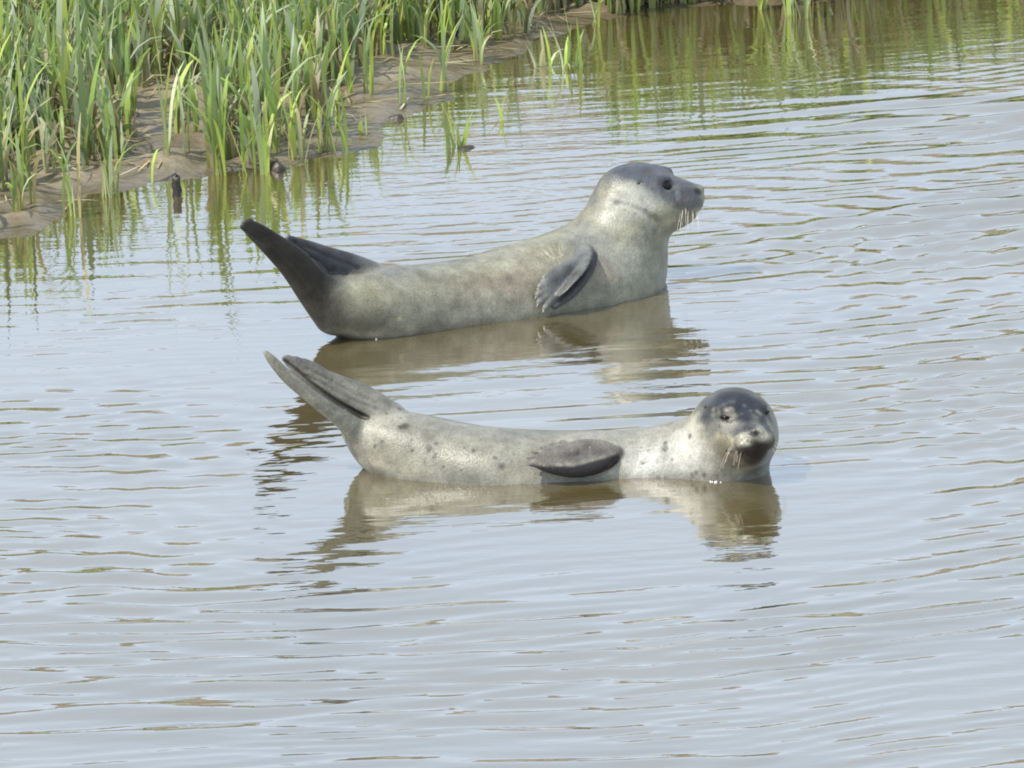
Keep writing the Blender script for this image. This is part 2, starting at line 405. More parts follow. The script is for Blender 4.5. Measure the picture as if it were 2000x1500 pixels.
def wet_and_speckle(ct, seed, n, col, a):
    r = np.random.default_rng(seed)
    for i in r.integers(0, len(ct.V), n):
        rad = r.uniform(.004, .011); d = ct.V - ct.V[i]; q = np.sqrt((d ** 2).sum(1)) / rad * (1 + .25 * ct.n2)
        ct.mix(a * r.uniform(.4, 1) * np.clip((1.5 - q), 0, 1), col)
    z = ct.V[:, 2] + .008 * ct.n1 + .004 * ct.n2
    ct.mix(.45 * np.clip((0.030 - z) / .02, 0, 1), np.array(col) * 1.5)          # soaked fur along the water line
class Coat:
    """paints the fur: every mark sits at a point of the animal's surface"""
    def __init__(self, V, base):
        self.V = V; self.px, self.py, self.dz = project(V); self.c = np.tile(np.asarray(base, float), (len(V), 1))
        self.n1 = self.noise(9, 40, 5); self.n2 = self.noise(40, 110, 6)
    def noise(self, lo, hi, seed):
        r = np.random.default_rng(seed); o = np.zeros(len(self.V))
        for _ in range(14):
            d = r.normal(size=3); d /= np.linalg.norm(d); o += np.sin(r.uniform(lo, hi) * (self.V @ d) + r.uniform(0, 6.28))
        return o / 4.2
    def hit(self, px, py):
        m = (self.px - px) ** 2 + (self.py - py) ** 2
        near = np.where(m < max(81.0, m.min() + 1))[0]
        return self.V[near[np.argmin(self.dz[near])]]
    def mix(self, w, col):
        w = np.clip(w, 0, 1)[:, None]; self.c = self.c * (1 - w) + np.asarray(col) * w
    def blob(self, px, py, rpx, col, a=1.0, soft=1.0, squash=None):
        p = self.hit(px, py); m = mpp(p[1]); r = rpx * m
        d = self.V - p
        if squash: d = d * np.asarray(squash)
        q = np.sqrt((d ** 2).sum(1)) / r * (1 + 0.22 * self.n2)
        self.mix(a * np.clip((1.0 + 0.5 * soft - q) / soft, 0, 1), col)

def tube(pts, r0, r1, seg=6):
    pts = np.asarray(pts, float); n = len(pts); V = []
    for i, p in enumerate(pts):
        t = pts[min(i + 1, n - 1)] - pts[max(i - 1, 0)]; t /= np.linalg.norm(t)
        a = np.cross(t, [0.3, 0.2, 0.93]); a /= np.linalg.norm(a); b = np.cross(t, a); r = r0 + (r1 - r0) * i / (n - 1)
        for k in range(seg): V.append(p + r * (math.cos(6.2832 * k / seg) * a + math.sin(6.2832 * k / seg) * b))
    Fc = [(i * seg + k, i * seg + (k + 1) % seg, (i + 1) * seg + (k + 1) % seg, (i + 1) * seg + k) for i in range(n - 1) for k in range(seg)]
    return np.array(V), np.array(Fc)
def merge(parts):
    Vs, Fs, o = [], [], 0
    for v, f in parts: Vs.append(v); Fs.append(f + o); o += len(v)
    return np.vstack(Vs), np.vstack(Fs)
def ellipsoid_mesh(c, rad, rot, nu=20, nv=12):
    V = []
    for i in range(nv + 1):
        th = math.pi * i / nv
        for j in range(nu):
            ph = 2 * math.pi * j / nu
            V.append([math.sin(th) * math.cos(ph) * rad[0], math.sin(th) * math.sin(ph) * rad[1], math.cos(th) * rad[2]])
    V = np.array(V) @ np.asarray(rot) + c
    Fc = [(i * nu + j, (i + 1) * nu + j, (i + 1) * nu + (j + 1) % nu, i * nu + (j + 1) % nu) for i in range(nv) for j in range(nu)]
    return V, np.array(Fc)
def frame(yaw, pitch, roll=0.0):
    """rows: forward, left side, up. yaw 0 looks to +x, -90 degrees looks to the camera"""
    cy, sy, cp, sp = math.cos(yaw), math.sin(yaw), math.cos(pitch), math.sin(pitch)
    f = np.array([cy * cp, sy * cp, sp]); s = np.array([-sy, cy, 0]); u = np.cross(f, s)
    if roll: s, u = s * math.cos(roll) + u * math.sin(roll), u * math.cos(roll) - s * math.sin(roll)
    return np.stack([f, s, u])

def seal_head(sc, C, fr, k=1.0, eye_open=1.0):
    """harbour seal head sculpted round C: skull, muzzle, whisker pads, nose, jaw, brows, ear holes"""
    L = lambda f, s, u: C + k * (np.array([f, s, u]) @ fr)
    E = lambda f, s, u, r: Ell(L(f, s, u), np.array(r) * k, fr)
    sc.add(E(0.0, 0, 0.0, (0.118, 0.104, 0.100)), 0.05)
    sc.add(E(0.050, 0, -0.028, (0.095, 0.088, 0.072)), 0.04)             # cheeks
    sc.add(E(0.112, 0, 0.000, (0.072, 0.054, 0.044)), 0.035)            # muzzle
    for s in (-1, 1):
        sc.add(E(0.144, 0.027 * s, -0.014, (0.042, 0.034, 0.034)), 0.014)  # whisker pads
        sc.add(E(0.066, 0.046 * s, 0.062, (0.030, 0.020, 0.016)), 0.022)   # brow
    sc.add(E(0.098, 0, -0.054, (0.062, 0.044, 0.034)), 0.03)            # lower jaw
    sc.add(E(0.168, 0, 0.015, (0.020, 0.021, 0.016)), 0.010)             # nose
    for s in (-1, 1):
        sc.cut(Chain([[*L(0.191, 0.0055 * s, 0.021), 0.0032, 0.0032], [*L(0.193, 0.013 * s, 0.010), 0.0032, 0.0032]], fr[2], 3), 0.004)   # nostrils
        if eye_open > .5: sc.cut(E(0.088, 0.057 * s, 0.047, (0.013, 0.011, 0.006 + 0.005 * eye_open)), 0.008)          # eye sockets
        sc.cut(E(0.010, 0.083 * s, 0.062, (0.006, 0.013, 0.005)), 0.006)                          # ear holes
        sc.cut(Chain([[*L(0.190, 0.004 * s, -0.030), 0.003, 0.003], [*L(0.178, 0.030 * s, -0.043), 0.003, 0.003], [*L(0.135, 0.056 * s, -0.046), 0.0035, 0.0035],
                      [*L(0.095, 0.070 * s, -0.036), 0.003, 0.003]], fr[2], 8), 0.006)                                 # mouth line
    return L

def seal_eyes(root, L, fr, k, open_, O):
    for s in (-1, 1):
        n = frame(0, 0)
        c = L(0.086, 0.0560 * s, 0.046) + (0.0045 * (np.array([.62, .7 * s, .36]) @ fr) if open_ < .5 else 0)
        out = np.array([0.62, 0.70 * s, 0.36]); out /= np.linalg.norm(out)
        f = out @ fr; side = np.cross(fr[2], f); side /= np.linalg.norm(side); up = np.cross(f, side)
        V, Fc = ellipsoid_mesh(c, np.array([0.010, 0.016, 0.0125 * open_ + 0.001]) * k, np.stack([f, side, up]))
        mesh_obj('eye', V - O, Fc, M_EYE, root)
def seal_whiskers(root, L, fr, k, O, drop=0.05, n=11, lm=1.0):
    for s in (-1, 1):
        parts = []; r = random.Random(5 + s)
        for i in range(n):
            f0 = 0.128 + 0.012 * (i % 4) + r.uniform(-.004, .004); u0 = -0.006 - 0.009 * (i // 4) ; s0 = 0.050 - 0.006 * (i % 4)
            ln = r.uniform(0.035, 0.085) * lm
            a = np.array([f0, s0 * s, u0]); d = np.array([-0.35 + 0.2 * (i % 4) + r.uniform(-.15, .15), 1.0 * s, -0.55 + r.uniform(-.25, .2)]); d /= np.linalg.norm(d)
            pts = [L(*(a + d * ln * t + np.array([0, 0, -drop * t * t]))) for t in np.linspace(0, 1, 6)]
            parts.append(tube(pts, 0.0005 * k, 0.0003 * k, 4))
        V, Fc = merge(parts); mesh_obj('whiskers', V - O, Fc, M_WHISK, root)
def claw(root, p, d, O, ln=0.020, r=0.0035, mat=None):
    d = np.asarray(d, float); d /= np.linalg.norm(d)
    V, Fc = tube([p + d * ln * t + np.array([0, 0, -0.006 * t * t]) for t in np.linspace(0, 1, 5)], r, 0.0007, 6)
    mesh_obj('claw', V - O, Fc, mat or M_CLAW, root)

# ------------------------------------------------------------------ front seal: lies stretched, face to the camera
def front_seal():
    Y0 = ground(1000, 915)[1]; m = mpp(Y0)
    def pt(px, py, r, dy=0.0, flat=1.0): return [*at(px, py, Y0 + dy), r * m, r * m * flat]
    body = Chain([pt(684, 828, 24, .10, 1.1), pt(712, 845, 44, .085), pt(752, 866, 66, .07), pt(810, 890, 84, .05, 1.05), pt(885, 920, 98, .03, 1.08), pt(965, 941, 108, .0, 1.1), pt(1060, 950, 111, 0, 1.12),
                  pt(1160, 949, 110, 0, 1.12), pt(1240, 944, 105, 0, 1.1), pt(1305, 926, 99, -.02, 1.05), pt(1360, 903, 90, -.06), pt(1402, 882, 82, -.10), pt(1425, 860, 74, -.12)], UP, 60)
    neck = Chain([pt(1430, 842, 68, -.12), pt(1427, 880, 72, -.12), pt(1422, 940, 80, -.11), pt(1410, 1000, 88, -.08)], RI, 8)
    lo = np.minimum(body.lo, neck.lo) - np.array([0.30, 0.20, 0.02]); hi = np.maximum(body.hi, neck.hi) + np.array([0.06, 0.08, 0.20]); lo[2] = -0.24
    sc = Sculpt(lo, hi, 0.0042)
    sc.add(body, 0.03); sc.add(neck, 0.05); sc.smooth(3, 2)
    def ps(px, py, r, off=0.0, flat=1.0): q = sc.surf(px, py); return [*(q - F * off), r * m, r * m * flat]
    C = at(1437, 833, Y0 - 0.13); fr = frame(math.radians(-90 + 17), math.radians(4)); k = 1.0
    L = seal_head(sc, C, fr, k, 0.2)
    # hind flippers, pressed together like hands
    low = Chain([pt(708, 858, 30, .05, .7), pt(672, 822, 19, .02, .8), pt(620, 784, 14.5, .0, .9), pt(566, 740, 13, -.01, 1.0), pt(532, 704, 9.5, -.01, 1.0), pt(518, 688, 5, -.01, .9)], UP, 16)
    upp = Chain([pt(762, 818, 34, .09, .9), pt(708, 785, 34, .075, .55), pt(658, 760, 29, .065, .42), pt(608, 733, 21, .06, .36), pt(574, 712, 14, .06, .34), pt(553, 699, 6, .06, .5)], UP, 16)
    sc.add(low, 0.012); sc.add(upp, 0.016)
    fan = []
    for (x, y) in ((560, 697), (577, 700), (594, 704), (608, 710)):          # toe webs at the end of the far flipper
        t = Chain([pt(640, 742, 9, .06, .7), pt((x + 640) / 2, (y + 742) / 2 - 3, 8, .06, .6), pt(x, y, 4, .06, .6)], UP, 5); sc.add(t, 0.006); fan.append(t)
    slit = Chain([ps(718, 815, 3), ps(704, 811, 5), ps(680, 797, 4), ps(650, 778, 3), ps(615, 752, 2), ps(580, 722, 1.6), ps(556, 703, 1.5)], UP, 14); sc.cut(slit, 0.006)
    for g in (((735, 788), (690, 768), (640, 742), (600, 722)), ((735, 800), (690, 783), (640, 756), (598, 734)), ((660, 806), (620, 778), (575, 742), (540, 706))):
        sc.cut(Chain([ps(*q, 1.6) for q in g], UP, 8), 0.008)    # slit between them
    # fore flipper held out from the flank, fingers towards the tail
    wdir = np.array([0.05, -0.72, -0.60])
    blade = Chain([ps(1203, 884, 13, .0, .9), ps(1182, 880, 24, .020, .42), ps(1145, 882, 30, .034, .30), ps(1105, 889, 27, .042, .24), ps(1072, 896, 19, .044, .24), ps(1054, 901, 11, .044, .3)], wdir, 14)
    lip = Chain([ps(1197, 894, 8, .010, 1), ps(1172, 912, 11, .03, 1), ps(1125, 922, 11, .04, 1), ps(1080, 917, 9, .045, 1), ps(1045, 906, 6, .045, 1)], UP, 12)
    sc2 = ps(1120, 884, 10, .04); tips = [(1036, 906), (1036, 894), (1045, 883), (1060, 875), (1079, 868), (1098, 863)]
    offs = [.048, .045, .036, .026, .016, .010]
    tp = [np.array(ps(x, y, 5, o)) for (x, y), o in zip(tips, offs)]
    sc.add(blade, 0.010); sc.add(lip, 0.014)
    fing = []
    for g in (((1150, 874), (1105, 872), (1072, 874)), ((1150, 880), (1100, 880), (1056, 884)), ((1150, 886), (1095, 889), (1046, 895))):
        sc.cut(Chain([ps(*q, 1.8) for q in g], UP, 6), 0.007)
    for t in tp:
        a_ = np.array(sc2); mid = a_ * .35 + t * .65; mid[3:] = 8 * m; t[3:] = 5 * m; a_[3:] = 10 * m
        c = Chain([a_, mid, t], UP, 6); sc.add(c, 0.006); fing.append(c)
    V, Fc = sc.mesh()
    O = np.array([*ground(1050, 915)[:2], 0.0])
    root = empty('harbour_seal', O)
    tag(root, 'pale grey spotted seal lying in shallow water with its face turned to the viewer', 'seal', 'seals resting in the shallows')
    ct = Coat(V, (0.385, 0.36, 0.285))
    ct.mix(0.30 * ct.n1 * 0.5 + 0.10, (0.34, 0.32, 0.28))
    # darker saddle along the back
    ct.mix(.5 * np.clip((V[:, 2] - np.interp(ct.px, [700, 780, 880, 1000, 1260, 1340], [.25, .14, .09, .075, .09, .15])) / .05, 0, 1) * (ct.px < 1340), (0.30, 0.285, 0.25))
    for p in ((740, 905, 30), (800, 925, 26), (1000, 935, 26), (1130, 940, 30)): ct.blob(*p, (0.40, 0.36, 0.25), .45, 1.5)
    ct.blob(1335, 850, 30, (0.95, 0.88, 0.72), .7, 1.3, (1.0, 1, .6)); ct.blob(1345, 885, 34, (0.82, 0.78, 0.68), .6, 1.3); ct.blob(1250, 905, 56, (0.72, 0.69, 0.62), .6, 1.4); ct.blob(1310, 915, 46, (0.72, 0.69, 0.62), .5, 1.4)
    ct.blob(1205, 930, 26, (0.40, 0.33, 0.2), .5, 1.3)
    q = (V - C) @ fr.T
    near = np.clip((0.20 - np.linalg.norm(q, axis=1)) / .03, 0, 1)
    ct.mix(.72 * near * np.clip((q[:, 2] - (0.048 - 0.10 * np.clip(q[:, 0] - .05, 0, 1) + .25 * np.clip(-q[:, 0] - .03, 0, 1)) + 0.022 * ct.n2 + 0.018 * ct.n1) / .034, 0, 1), (0.05, 0.055, 0.066))
    # head: slate cap, pale brows, dark nose ridge, buff cheeks, brown chin with its shadow painted in
    cap = (0.035, 0.039, 0.05)
    for p in ((1430, 772, 42, .9), (1470, 785, 34, .85), (1395, 783, 34, .75), (1378, 800, 18, .6), (1490, 800, 20, .7), (1452, 806, 17, .9), (1462, 825, 16, .8), (1360, 812, 12, .5), (1507, 836, 9, .6), (1440, 836, 16, .75), (1425, 842, 14, .5), (1455, 838, 12, .8), (1405, 790, 20, .7), (1448, 790, 22, .9), (1500, 822, 16, .8)):
        ct.blob(p[0], p[1], p[2], cap, p[3], 0.9)
    for p in ((1413, 799, 7), (1424, 796, 7), (1433, 791, 5), (1437, 803, 5), (1386, 806, 5), (1387, 793, 4), (1397, 803, 4), (1484, 797, 4), (1488, 800, 4)): ct.blob(*p, (0.46, 0.42, 0.32), .5, 1.8)
    for p in ((1402, 838, 16), (1388, 828, 14), (1380, 845, 12), (1415, 846, 14), (1425, 836, 12), (1396, 822, 8), (1440, 822, 8)): ct.blob(*p, (0.19, 0.18, 0.165), .55, 1.4)
    for p in ((1398, 856, 12), (1415, 862, 12), (1425, 868, 10)): ct.blob(*p, (0.50, 0.44, 0.28), .7, 1.1)
    for p in ((1448, 855, 15), (1462, 860, 12), (1499, 853, 14), (1490, 858, 11), (1438, 862, 11), (1425, 866, 10)): ct.blob(*p, (0.62, 0.575, 0.44), .85, 1.0)
    ct.blob(1464, 832, 8, (0.06, 0.055, 0.06), .8, 1.0)
    for p in ((1467, 844, 2.5), (1470, 858, 3), (1486, 855, 2.5), (1451, 862, 3), (1456, 866, 3), (1497, 861, 2.5), (1440, 866, 3), (1468, 848, 3), (1469, 853, 3.5), (1485, 850, 3), (1455, 852, 3), (1494, 854, 3), (1460, 859, 3), (1447, 861, 3)): ct.blob(*p, (1.15, 1.1, 0.92), .9, .8)
    ct.blob(1474, 838, 8, (0.05, 0.043, 0.045), .95, .8, (1, 1, 1.5)); ct.blob(1475, 855, 4, (0.10, 0.07, 0.04), .8, .8)
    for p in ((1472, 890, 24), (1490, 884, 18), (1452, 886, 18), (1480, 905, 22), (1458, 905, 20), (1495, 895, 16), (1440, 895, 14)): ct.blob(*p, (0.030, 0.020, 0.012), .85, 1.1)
    ct.blob(1470, 925, 26, (0.19, 0.17, 0.115), .6, 1.3); ct.blob(1425, 925, 22, (0.24, 0.215, 0.16), .5, 1.4)
    for p in ((1405, 880, 20), (1420, 893, 18), (1428, 905, 18)): ct.blob(*p, (0.20, 0.16, 0.10), .6, 1.3)
    ct.blob(1416, 815, 15, (0.03, 0.024, 0.022), .9, .7, (1, 1, 2.3)); ct.blob(1495, 812, 13, (0.03, 0.029, 0.033), .9, .8, (1, 1, 1.9))
    for p in ((1448, 853, 11, .85), (1462, 857, 9, .85), (1494, 851, 10, .85), (1487, 858, 7, .8), (1436, 860, 8, .7)): ct.blob(p[0], p[1], p[2], (0.52, 0.48, 0.36), p[3] * .8, 1.1)
    for p in ((1467, 846, 2.5), (1469, 853, 2.5), (1484, 849, 2.5), (1487, 856, 2.5), (1453, 850, 2), (1447, 858, 2.5), (1458, 862, 2.5), (1497, 855, 2.5), (1440, 864, 2.5)): ct.blob(*p, (1.0, 0.95, 0.78), .8, .9)
    for p in ((1455, 846, 1.6), (1443, 853, 1.6), (1453, 857, 1.6), (1463, 852, 1.6), (1491, 847, 1.6), (1476, 853, 3), (1476, 861, 2.5)): ct.blob(*p, (0.09, 0.07, 0.05), .7, .9)
    ct.blob(1473, 840, 9, (0.05, 0.043, 0.045), .95, .8, (1, 1, 1.4)); ct.blob(1465, 845, 2, (0.02, 0.017, 0.017), .9, .8); ct.blob(1480, 845, 2, (0.02, 0.017, 0.017), .9, .8)
    for p in ((1376, 824, 4), (1400, 846, 4), (1390, 838, 3), (1410, 855, 3), (1425, 850, 3), (1372, 838, 3)): ct.blob(*p, (0.11, 0.10, 0.095), .5, 1.2)
    for p in ((1432, 776, 6), (1455, 784, 4), (1410, 782, 5), (1470, 795, 4), (1396, 792, 4), (1445, 800, 3)): ct.blob(*p, (0.24, 0.235, 0.22), .4, 1.8)
    ct.blob(1397, 829, 4, (0.15, 0.12, 0.1), .6, .8)
    # spots
    spots = [(783, 790, 5), (780, 808, 3), (757, 800, 3.5), (786, 825, 6), (775, 828, 4), (800, 852, 3), (833, 870, 8), (848, 880, 5), (798, 874, 4), (851, 858, 4), (738, 858, 3), (724, 872, 4), (845, 884, 4), (901, 868, 3), (924, 871, 6),
             (964, 886, 5), (980, 902, 6.5), (893, 916, 2.5), (878, 812, 3), (1018, 858, 2.5), (1339, 849, 5), (1291, 872, 6), (1293, 860, 4), (1249, 866, 2.5), (1260, 873, 3.5), (1251, 897, 4), (1277, 935, 5), (1293, 937, 4.5),
             (1344, 930, 6), (1352, 928, 5), (1341, 938, 4), (1370, 935, 5), (1212, 867, 2.5), (1000, 880, 2), (940, 850, 2), (1305, 900, 2), (820, 900, 2.5), (860, 905, 2)]
    for x, y, r in spots: ct.blob(x, y, r * .9, (0.10, 0.09, 0.085), .8, 1.1)
    wet_and_speckle(ct, 3, 260, (0.17, 0.155, 0.13), .35)
    # flippers
    w = np.clip(1 - (np.minimum.reduce([blade(V), lip(V)] + [c(V) for c in fing]) - 0.004) / 0.006, 0, 1); ct.mix(.94 * w, (0.235, 0.205, 0.175))
    for p in ((1178, 887, 8), (1160, 892, 8), (1140, 897, 8), (1118, 900, 7), (1095, 902, 6)): ct.blob(*p, (0.50, 0.47, 0.38), .55, 1.2)  # sunlit highlight painted along the lower middle of the blade
    for p in ((1150, 868, 14), (1110, 872, 14), (1180, 872, 10)): ct.blob(*p, (0.16, 0.135, 0.135), .6, 1.4)
    w = np.clip(1 - (lip(V) - 0.006) / 0.005, 0, 1) * np.clip((ct.py - np.interp(ct.px, [1040, 1120, 1205], [906, 908, 884])) / 6, 0, 1); ct.mix(.96 * w, (0.016, 0.013, 0.012))  # shade under the flipper painted into the lip's dark fur
    w = np.clip(1 - (low(V) - 0.006) / 0.010, 0, 1); ct.mix(.8 * w * np.clip((735 - ct.px) / 40, 0, 1), (0.29, 0.27, 0.205))
    w = np.clip(1 - (np.minimum.reduce([upp(V)] + [c(V) for c in fan]) - 0.006) / 0.010, 0, 1); w = w * np.clip((770 - ct.px) / 50, 0, 1)
    ct.mix(.8 * w, (0.26, 0.245, 0.195)); top = w * np.clip((0.5 - (ct.py - np.interp(ct.px, [545, 612, 680, 740, 775], [700, 712, 737, 770, 795])) / 26), 0, 1); ct.mix(.8 * top, (0.115, 0.11, 0.12))
    ct.mix(.8 * np.clip(1 - (slit(V) - .001) / .003, 0, 1), (0.03, 0.022, 0.016))  # dark skin in the gap, with its shade painted in
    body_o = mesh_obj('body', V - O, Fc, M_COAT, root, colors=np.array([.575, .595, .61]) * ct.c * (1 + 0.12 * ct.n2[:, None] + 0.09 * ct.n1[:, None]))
    seal_eyes(root, L, fr, k, 0.42, O); seal_whiskers(root, L, fr, k, O, 0.045, 8, .75)
    for t in tp:
        d = t[:3] - np.array(sc2[:3]); d /= np.linalg.norm(d); claw(root, t[:3], d + np.array([-.2, 0, .45]), O, 0.012, 0.0042, M_DARKCLAW)

# ------------------------------------------------------------------ back seal: chest raised, head in profile
def back_seal():
    Yc = ground(800, 633)[1]
    def YY(px): return Yc + 0.60 * (px - 800) * mpp(Yc)
    m = mpp(Yc)
    def pt(px, py, r, dy=0.0, flat=1.0): return [*at(px, py, YY(px) + dy), r * m, r * m * flat]
    body = Chain([pt(628, 562, 26, 0), pt(655, 585, 48), pt(700, 600, 68), pt(755, 605, 84), pt(830, 603, 88, 0, 1.05), pt(920, 599, 97, 0, 1.08), pt(1000, 588, 109, 0, 1.1), pt(1080, 572, 116, 0, 1.1), pt(1145, 553, 121, 0, 1.1),
                  pt(1186, 520, 110, 0, 1.05), pt(1208, 470, 85), pt(1220, 430, 72), pt(1238, 395, 62)], np.array([-.3, 0, 1.]), 64)
    chest = Chain([pt(1208, 470, 84), pt(1200, 540, 94, -.01, 1.1), pt(1192, 600, 102, 0, 1.15), pt(1180, 660, 108, 0, 1.15)], RI, 8)
    lo = np.minimum(body.lo, chest.lo) - np.array([0.28, 0.20, 0.02]); hi = np.maximum(body.hi, chest.hi) + np.array([0.17, 0.10, 0.10]); lo[2] = -0.24
    sc = Sculpt(lo, hi, 0.0045)
    sc.add(body, 0.03); sc.add(chest, 0.05); sc.smooth(3, 2)
    def ps(px, py, r, off=0.0, flat=1.0): q = sc.surf(px, py); return [*(q - F * off), r * m, r * m * flat]
    YH = YY(1250); C = at(1248, 387, YH); fr = frame(math.radians(-6), math.radians(2)); k = 1.06
    L = seal_head(sc, C, fr, k, 1.0)
    sc.add(Chain([pt(1214, 378, 47), pt(1208, 410, 54), pt(1203, 450, 64)], RI, 5), 0.03)          # nape
    sc.add(Chain([pt(1272, 425, 36), pt(1258, 460, 44), pt(1243, 520, 54)], RI, 6), 0.04)          # throat
    low = Chain([pt(660, 606, 52, .0, .9), pt(622, 566, 43, -.01, .6), pt(580, 520, 33, -.02, .42), pt(535, 480, 25, -.02, .36), pt(500, 452, 19, -.02, .36), pt(480, 438, 13, -.02, .4)], np.array([.75, .0, .66]), 16)
    upp = Chain([pt(725, 548, 38, .05, .8), pt(680, 526, 33, .045, .6), pt(635, 509, 29, .04, .5), pt(592, 487, 21, .035, .45), pt(560, 468, 11, .03, .4)], np.array([.4, 0, .9]), 14)
    sc.add(low, 0.014); sc.add(upp, 0.016)
    for (x, y) in ((473, 442), (478, 434), (487, 431)):
        sc.add(Chain([pt(520, 468, 10, -.02, .7), pt(x, y, 6, -.02, .8)], UP, 4), 0.005)
    slit = Chain([ps(678, 534, 4), ps(655, 537, 7), ps(640, 528, 6), ps(610, 503, 3.5), ps(575, 474, 3)], UP, 9); sc.cut(slit, 0.006)
    for g in (((625, 575), (585, 525), (545, 482), (500, 447)), ((600, 560), (565, 518), (525, 478), (485, 442)), ((700, 524), (650, 506), (600, 483))):
        sc.cut(Chain([ps(*q, 1.6) for q in g], UP, 8), 0.008)
    # fore flipper folded flat against the flank
    nd = np.array([0.75, -.05, .55])
    for a_, b_ in (((1052, 484), (1074, 503)), ((1066, 478), (1081, 501)), ((1078, 476), (1088, 499)), ((1088, 478), (1093, 498)), ((1096, 478), (1098, 494))):   # armpit folds
        sc.cut(Chain([ps(*a_, 1.2), ps(*b_, 2.2)], UP, 4), 0.006)
    blade = Chain([ps(1140, 494, 20, -.008, .8), ps(1132, 510, 34, .002, .30), ps(1114, 540, 42, .008, .16), ps(1094, 565, 38, .012, .14), ps(1082, 578, 28, .013, .14)], nd, 14)
    lead = Chain([ps(1156, 498, 8, .0, 1), ps(1147, 533, 10, .012, .8), ps(1117, 572, 10, .018, .8), ps(1082, 598, 8, .02, .8)], RI, 10)
    hub = np.array(ps(1136, 506, 10, .014)); tips = [(1062, 543), (1054, 560), (1050, 576), (1053, 590), (1064, 601)]
    tp = [np.array(ps(x, y, 5, .022)) for x, y in tips]; fing = []
    sc.add(blade, 0.010); sc.add(lead, 0.008)
    for t in tp:
        a_ = hub.copy(); mid = a_ * .45 + t * .55; mid[:3] -= F * .007; mid[3:] = 10.5 * m; t[3:] = 6.5 * m
        c = Chain([a_, mid, t], UP, 7); sc.add(c, 0.007); fing.append(c)
    sc.cut(Chain([ps(1206, 398, 3, .0), ps(1225, 402, 4), ps(1245, 410, 4), ps(1268, 422, 4), ps(1290, 437, 3)], UP, 9), 0.012)   # neck crease
    V, Fc = sc.mesh()
    O = np.array([*ground(950, 626)[:2], 0.0])
    root = empty('harbour_seal', O)
    tag(root, 'olive grey seal holding chest and head up in profile between grass bank and spotted seal', 'seal', 'seals resting in the shallows')
    ct = Coat(V, (0.27, 0.245, 0.17))
    ct.mix(0.16 + 0.2 * ct.n1, (0.21, 0.195, 0.16))
    ct.mix(.6 * np.clip((V[:, 2] - np.interp(ct.px, [700, 760, 920, 1000, 1080, 1140], [.16, .13, .15, .19, .23, .28])) / .05, 0, 1) * (ct.px < 1150), (0.20, 0.19, 0.185))
    for p in ((980, 545, 40), (1040, 530, 34), (930, 560, 30)): ct.blob(*p, (0.235, 0.175, 0.125), .4, 1.5)
    for p in ((700, 640, 40), (740, 630, 34), (665, 610, 26)): ct.blob(*p, (0.10, 0.088, 0.06), .7, 1.4)
    ct.blob(720, 560, 40, (0.30, 0.27, 0.17), .6, 1.4); ct.blob(1235, 500, 50, (0.30, 0.29, 0.23), .5, 1.4); ct.blob(1150, 460, 40, (0.20, 0.195, 0.18), .6, 1.4)
    q = (V - C) @ fr.T
    near = np.clip((0.20 - np.linalg.norm(q, axis=1)) / .03, 0, 1)
    ct.mix(.9 * near * np.clip((q[:, 2] - (0.060 - 0.55 * np.clip(q[:, 0] - .06, 0, 1)) + 0.010 * ct.n2 + 0.008 * ct.n1) / .032, 0, 1), (0.06, 0.062, 0.075))
    # head: slate crown and face, pale side of the neck, buff jaw
    for p in ((1240, 325, 30, .8), (1275, 335, 26, .8), (1205, 335, 22, .6), (1300, 360, 24, .7), (1265, 352, 22, .6), (1320, 380, 22, .7), (1345, 378, 18, .8), (1340, 366, 14, .7), (1365, 385, 16, .9), (1355, 395, 12, .7), (1150, 380, 20, .6), (1285, 385, 20, .45)):
        ct.blob(p[0], p[1], p[2], (0.085, 0.087, 0.10), p[3], 1.2)
    for p in ((1215, 372, 26, .7), (1200, 410, 30, .6), (1240, 395, 30, .5), (1265, 400, 26, .55), (1285, 415, 22, .6)): ct.blob(p[0], p[1], p[2], (0.56, 0.52, 0.42), p[3], 1.3)
    for p in ((1300, 425, 18, .8), (1312, 440, 12, .8), (1320, 420, 12, .6), (1290, 430, 14, .7)): ct.blob(p[0], p[1], p[2], (0.36, 0.325, 0.20), p[3] * .75, 1.3)
    ct.blob(1259, 351, 3.5, (0.42, 0.42, 0.38), .7, 1.0); ct.blob(1252, 348, 5, (0.07, 0.07, 0.07), .9, .7)
    ct.blob(1328, 404, 7, (0.13, 0.09, 0.075), .7, 1); ct.blob(1332, 378, 6, (0.30, 0.30, 0.31), .7, 1, (1.6, 1, .6)); ct.blob(1300, 355, 13, (0.05, 0.05, 0.055), .85, .9)
    ct.blob(1358, 380, 16, (0.06, 0.055, 0.055), .6, 1.3); ct.blob(1345, 396, 8, (0.12, 0.10, 0.09), .5, 1.2); ct.blob(1371, 370, 8, (0.025, 0.024, 0.024), .95, .8)
    for p in ((1245, 409, 3), (1265, 418, 3), (1225, 402, 3), (1282, 428, 3)): ct.blob(*p, (0.20, 0.14, 0.09), .6, 1.5)
    wet_and_speckle(ct, 4, 260, (0.13, 0.115, 0.085), .4)
    # armpit folds and pale leading root
    for a_, b_ in (((1060, 484), (1077, 502)), ((1074, 479), (1085, 500)), ((1084, 479), (1091, 498)), ((1093, 480), (1096, 495))):
        for t in np.linspace(0, 1, 7): ct.blob(a_[0] + (b_[0] - a_[0]) * t, a_[1] + (b_[1] - a_[1]) * t, 1.8, (0.50, 0.42, 0.24), .5, 1.4)
    ct.blob(1050, 478, 26, (0.34, 0.29, 0.2), .5, 1.5); ct.blob(1167, 500, 4, (0.60, 0.55, 0.36), .8, .9, (1.6, 1, .6)); ct.blob(1180, 525, 20, (0.30, 0.21, 0.16), .5, 1.4)
    ct.blob(787, 626, 5, (0.42, 0.38, 0.22), .8, 1)
